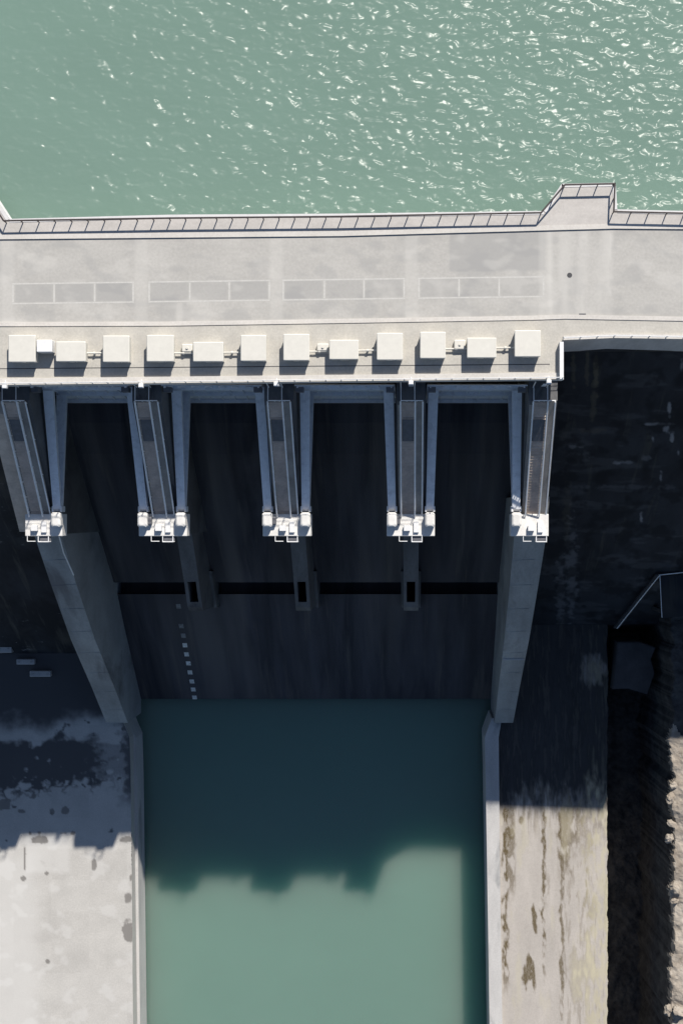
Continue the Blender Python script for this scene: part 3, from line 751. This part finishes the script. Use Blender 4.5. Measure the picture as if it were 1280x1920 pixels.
# ------------------------------------------------------------------ hoists on the terrace
HB = [('a', 16, 67, 628, 679), ('b', 105, 161, 640, 678), ('c', 193, 243, 629, 679), ('a', 275, 326, 628, 678), ('b', 362, 419, 641, 678), ('c', 451, 499, 628, 677),
      ('a', 531, 580, 626, 676), ('b', 617, 672, 637, 674), ('c', 706, 755, 624, 675), ('a', 787, 835, 622, 672), ('b', 875, 930, 633, 671), ('c', 964, 1013, 619, 669)]
HL = ['square cream hoist housing at the far left, beside the white cabinet', 'low wide cream hoist housing above the first bay, right of the white cabinet', 'square cream hoist housing third from the left on the terrace',
      'square cream hoist housing at the head of the second pier from the left', 'low wide cream hoist housing above the second bay, with a small gearbox on its left', 'square cream hoist housing just left of the middle pier head',
      'square cream hoist housing just right of the middle pier head', 'low wide cream hoist housing above the third bay', 'square cream hoist housing just left of the second pier from the right',
      'square cream hoist housing just right of the second pier from the right', 'low wide cream hoist housing above the rightmost bay', 'square cream hoist housing last on the right, near the terrace end parapet']
hh = 1.5
for (kd, x0, x1, y0, y1), lab in zip(HB, HL):
    a = U(x0, y1, hh); b = U(x1, y0, hh)
    t = thing('hoist_housing', lab, 'hoist housing', ((a[0] + b[0]) / 2, (a[1] + b[1]) / 2, .012), 'hoist housings on the spillway terrace')
    MB().box(a[0] + .1, b[0] - .1, a[1] + .1, b[1] - .1, .012, hh - .16).build('housing_body', M['hoist'], t)
    MB().cham(a[0], b[0], a[1], b[1], hh - .2, hh, .07).build('roof_lid', M['hoist'], t)
    cx = (a[0] + b[0]) / 2
    d = MB().box(cx - .45, cx + .45, a[1] + .05, a[1] + .1, .1, 1.2).build('door', M['hoist'], t)
    MB().box(cx + .3, cx + .36, a[1] + .01, a[1] + .05, .6, .75).build('handle', M['darksteel'], d)
# white cabinet
a = U(69, 660, 1.55); b = U(98, 637, 1.55)
t = thing('white_cabinet', 'bright white cabinet on legs between the two leftmost hoist housings', 'cabinet', ((a[0]+b[0])/2, (a[1]+b[1])/2, .012))
MB().cham(a[0], b[0], a[1], b[1], .35, 1.55, .05).build('cabinet_body', M['white'], t)
for sx in (a[0] + .12, b[0] - .12):
    for sy in (a[1] + .12, b[1] - .12): MB().box(sx - .05, sx + .05, sy - .05, sy + .05, .012, .35).build('leg', M['rail'], t)
MB().box(a[0] + .2, b[0] - .2, a[1] - .03, a[1], .5, 1.4).build('door', M['white'], t)
# gearboxes and shafts
GB = [(341, 361, 645, 660, 'small cream gearbox left of the low housing above the second bay'), (594, 616, 644, 658, 'small cream gearbox left of the low housing above the third bay'),
      (851, 872, 637, 655, 'small cream gearbox left of the low housing above the rightmost bay')]
for x0, x1, y0, y1, lab in GB:
    a = U(x0, y1, .6); b = U(x1, y0, .6)
    t = thing('gearbox', lab, 'gearbox', ((a[0]+b[0])/2, (a[1]+b[1])/2, .012), 'gearboxes between hoist housings')
    MB().cham(a[0], b[0], a[1], b[1], .012, .62, .08).build('gear_case', M['hoist'], t)
    MB().box(a[0] - .15, b[0] + .08, a[1] - .28, a[1] - .0, .012, .22).build('base_plate', M['kerb'], t)
    MB().tube([((a[0]+b[0])/2, (a[1]+b[1])/2, .6), ((a[0]+b[0])/2, (a[1]+b[1])/2, .74)], .14, 10).build('oil_cap', M['hoist'], t)
SH = [(161, 193, 662, 'thin cream drive shaft joining the second and third housings from the left'), (419, 451, 661, 'thin cream drive shaft right of the low housing above the second bay'),
      (672, 706, 657, 'thin cream drive shaft right of the low housing above the third bay'), (930, 964, 652, 'thin cream drive shaft right of the low housing above the rightmost bay'),
      (326, 362, 662, 'thin cream drive shaft left of the low housing above the second bay'), (580, 617, 659, 'thin cream drive shaft left of the low housing above the third bay'), (835, 875, 654, 'thin cream drive shaft left of the low housing above the rightmost bay')]
for x0, x1, y, lab in SH:
    a = U(x0, y, .5); b = U(x1, y - .3, .5)
    t = thing('drive_shaft', lab, 'drive shaft', ((a[0]+b[0])/2, a[1], .012), 'drive shafts between hoist housings')
    MB().tube([(a[0] - .1, a[1], .42), (b[0] + .1, b[1], .42)], .10, 10).build('shaft_tube', M['hoist'], t)
    MB().tube([((a[0]+b[0])/2 - .12, a[1], .42), ((a[0]+b[0])/2 + .12, a[1], .42)], .17, 10).build('coupling', M['hoist'], t)
    MB().box((a[0]+b[0])/2 - .08, (a[0]+b[0])/2 + .08, a[1] - .12, a[1] + .12, .012, .32).build('pedestal', M['hoist'], t)

# ------------------------------------------------------------------ railings
def railing(name, pix, label, group, mat, h, z0, step, r=.04, rails=(1.0, .5)):
    pts = [Vector((*U(x, y, z0), z0)) for x, y in pix]
    mid = pts[len(pts) // 2]
    t = thing(name, label, 'railing', tuple(mid), group)
    m = MB()
    for k in rails: m.tube([p + Vector((0, 0, h * k)) for p in pts], r if k == 1 else r * .75)
    m.build('rails', mat, t)
    proto = None
    for i, (a, b) in enumerate(zip(pts, pts[1:])):
        L = (b - a).length; n = max(1, round(L / step))
        for k in range(n + (1 if i == len(pts) - 2 else 0)):
            p = a + (b - a) * (k / n)
            if proto is None: proto = MB().box(p.x - .05, p.x + .05, p.y - .05, p.y + .05, z0, z0 + h).build('post', mat, t); p0 = p
            else:
                c = proto.copy(); COL.objects.link(c); c.parent = t; c.location = p - p0
    return t
G = 'dark railings along the reservoir side'
railing('crest_railing', RAIL[2:6], 'long straight dark railing along the reservoir edge of the dam', G, M['darkrail'], 1.12, .12, 1.9, .105, (1.0,))
railing('crest_railing', RAIL[5:9], 'dark railing bent round the trapezoid lookout that juts into the reservoir', G, M['darkrail'], 1.12, .12, 1.9, .105, (1.0,))
railing('crest_railing', RAIL[8:11], 'dark railing running to the right picture edge beyond the lookout', G, M['darkrail'], 1.12, .12, 1.9, .105, (1.0,))
railing('crest_railing', RAIL[0:3], 'short slanted dark railing in the corner at the left picture edge', G, M['darkrail'], 1.12, .12, 1.9, .105, (1.0,))
G = 'pale guard rails on the downstream edge'
railing('guard_rail', [(x, y - 2) for x, y in FRONT[:]], 'long pale guard rail along the terrace edge above the gates', G, M['white'], 1.0, .2, 1.85, .04)
railing('guard_rail', [(x, y - 2) for x, y in FRONT_R], 'pale guard rail along the road edge right of the terrace, above the dark dam face', G, M['white'], 1.0, .2, 1.85, .04)

# floodlights at the pier heads
for px, py, lab in ((10, 721, 'small white floodlight at the leftmost pier head'), (265, 720, 'small white floodlight on the terrace edge at the second pier'), (518, 717, 'small white floodlight on the terrace edge at the middle pier'),
                    (770, 715, 'small white floodlight on the terrace edge at the fourth pier from the left'), (1028, 713, 'small white floodlight on the terrace edge at the rightmost pier')):
    x, y = U(px, py + 3, .3)
    t = thing('floodlight', lab, 'floodlight', (x, y, 0), 'floodlights at the pier heads')
    MB().cham(x - .28, x + .28, y - .3, y + .25, .1, .65, .06).build('lamp_case', M['white'], t)
    MB().box(x - .2, x + .2, y - .34, y - .3, .2, .55).build('lamp_glass', M['darksteel'], t)
    MB().tube([(x, y + .2, .2), (x, y + .7, .24)], .06).build('bracket', M['rail'], t)
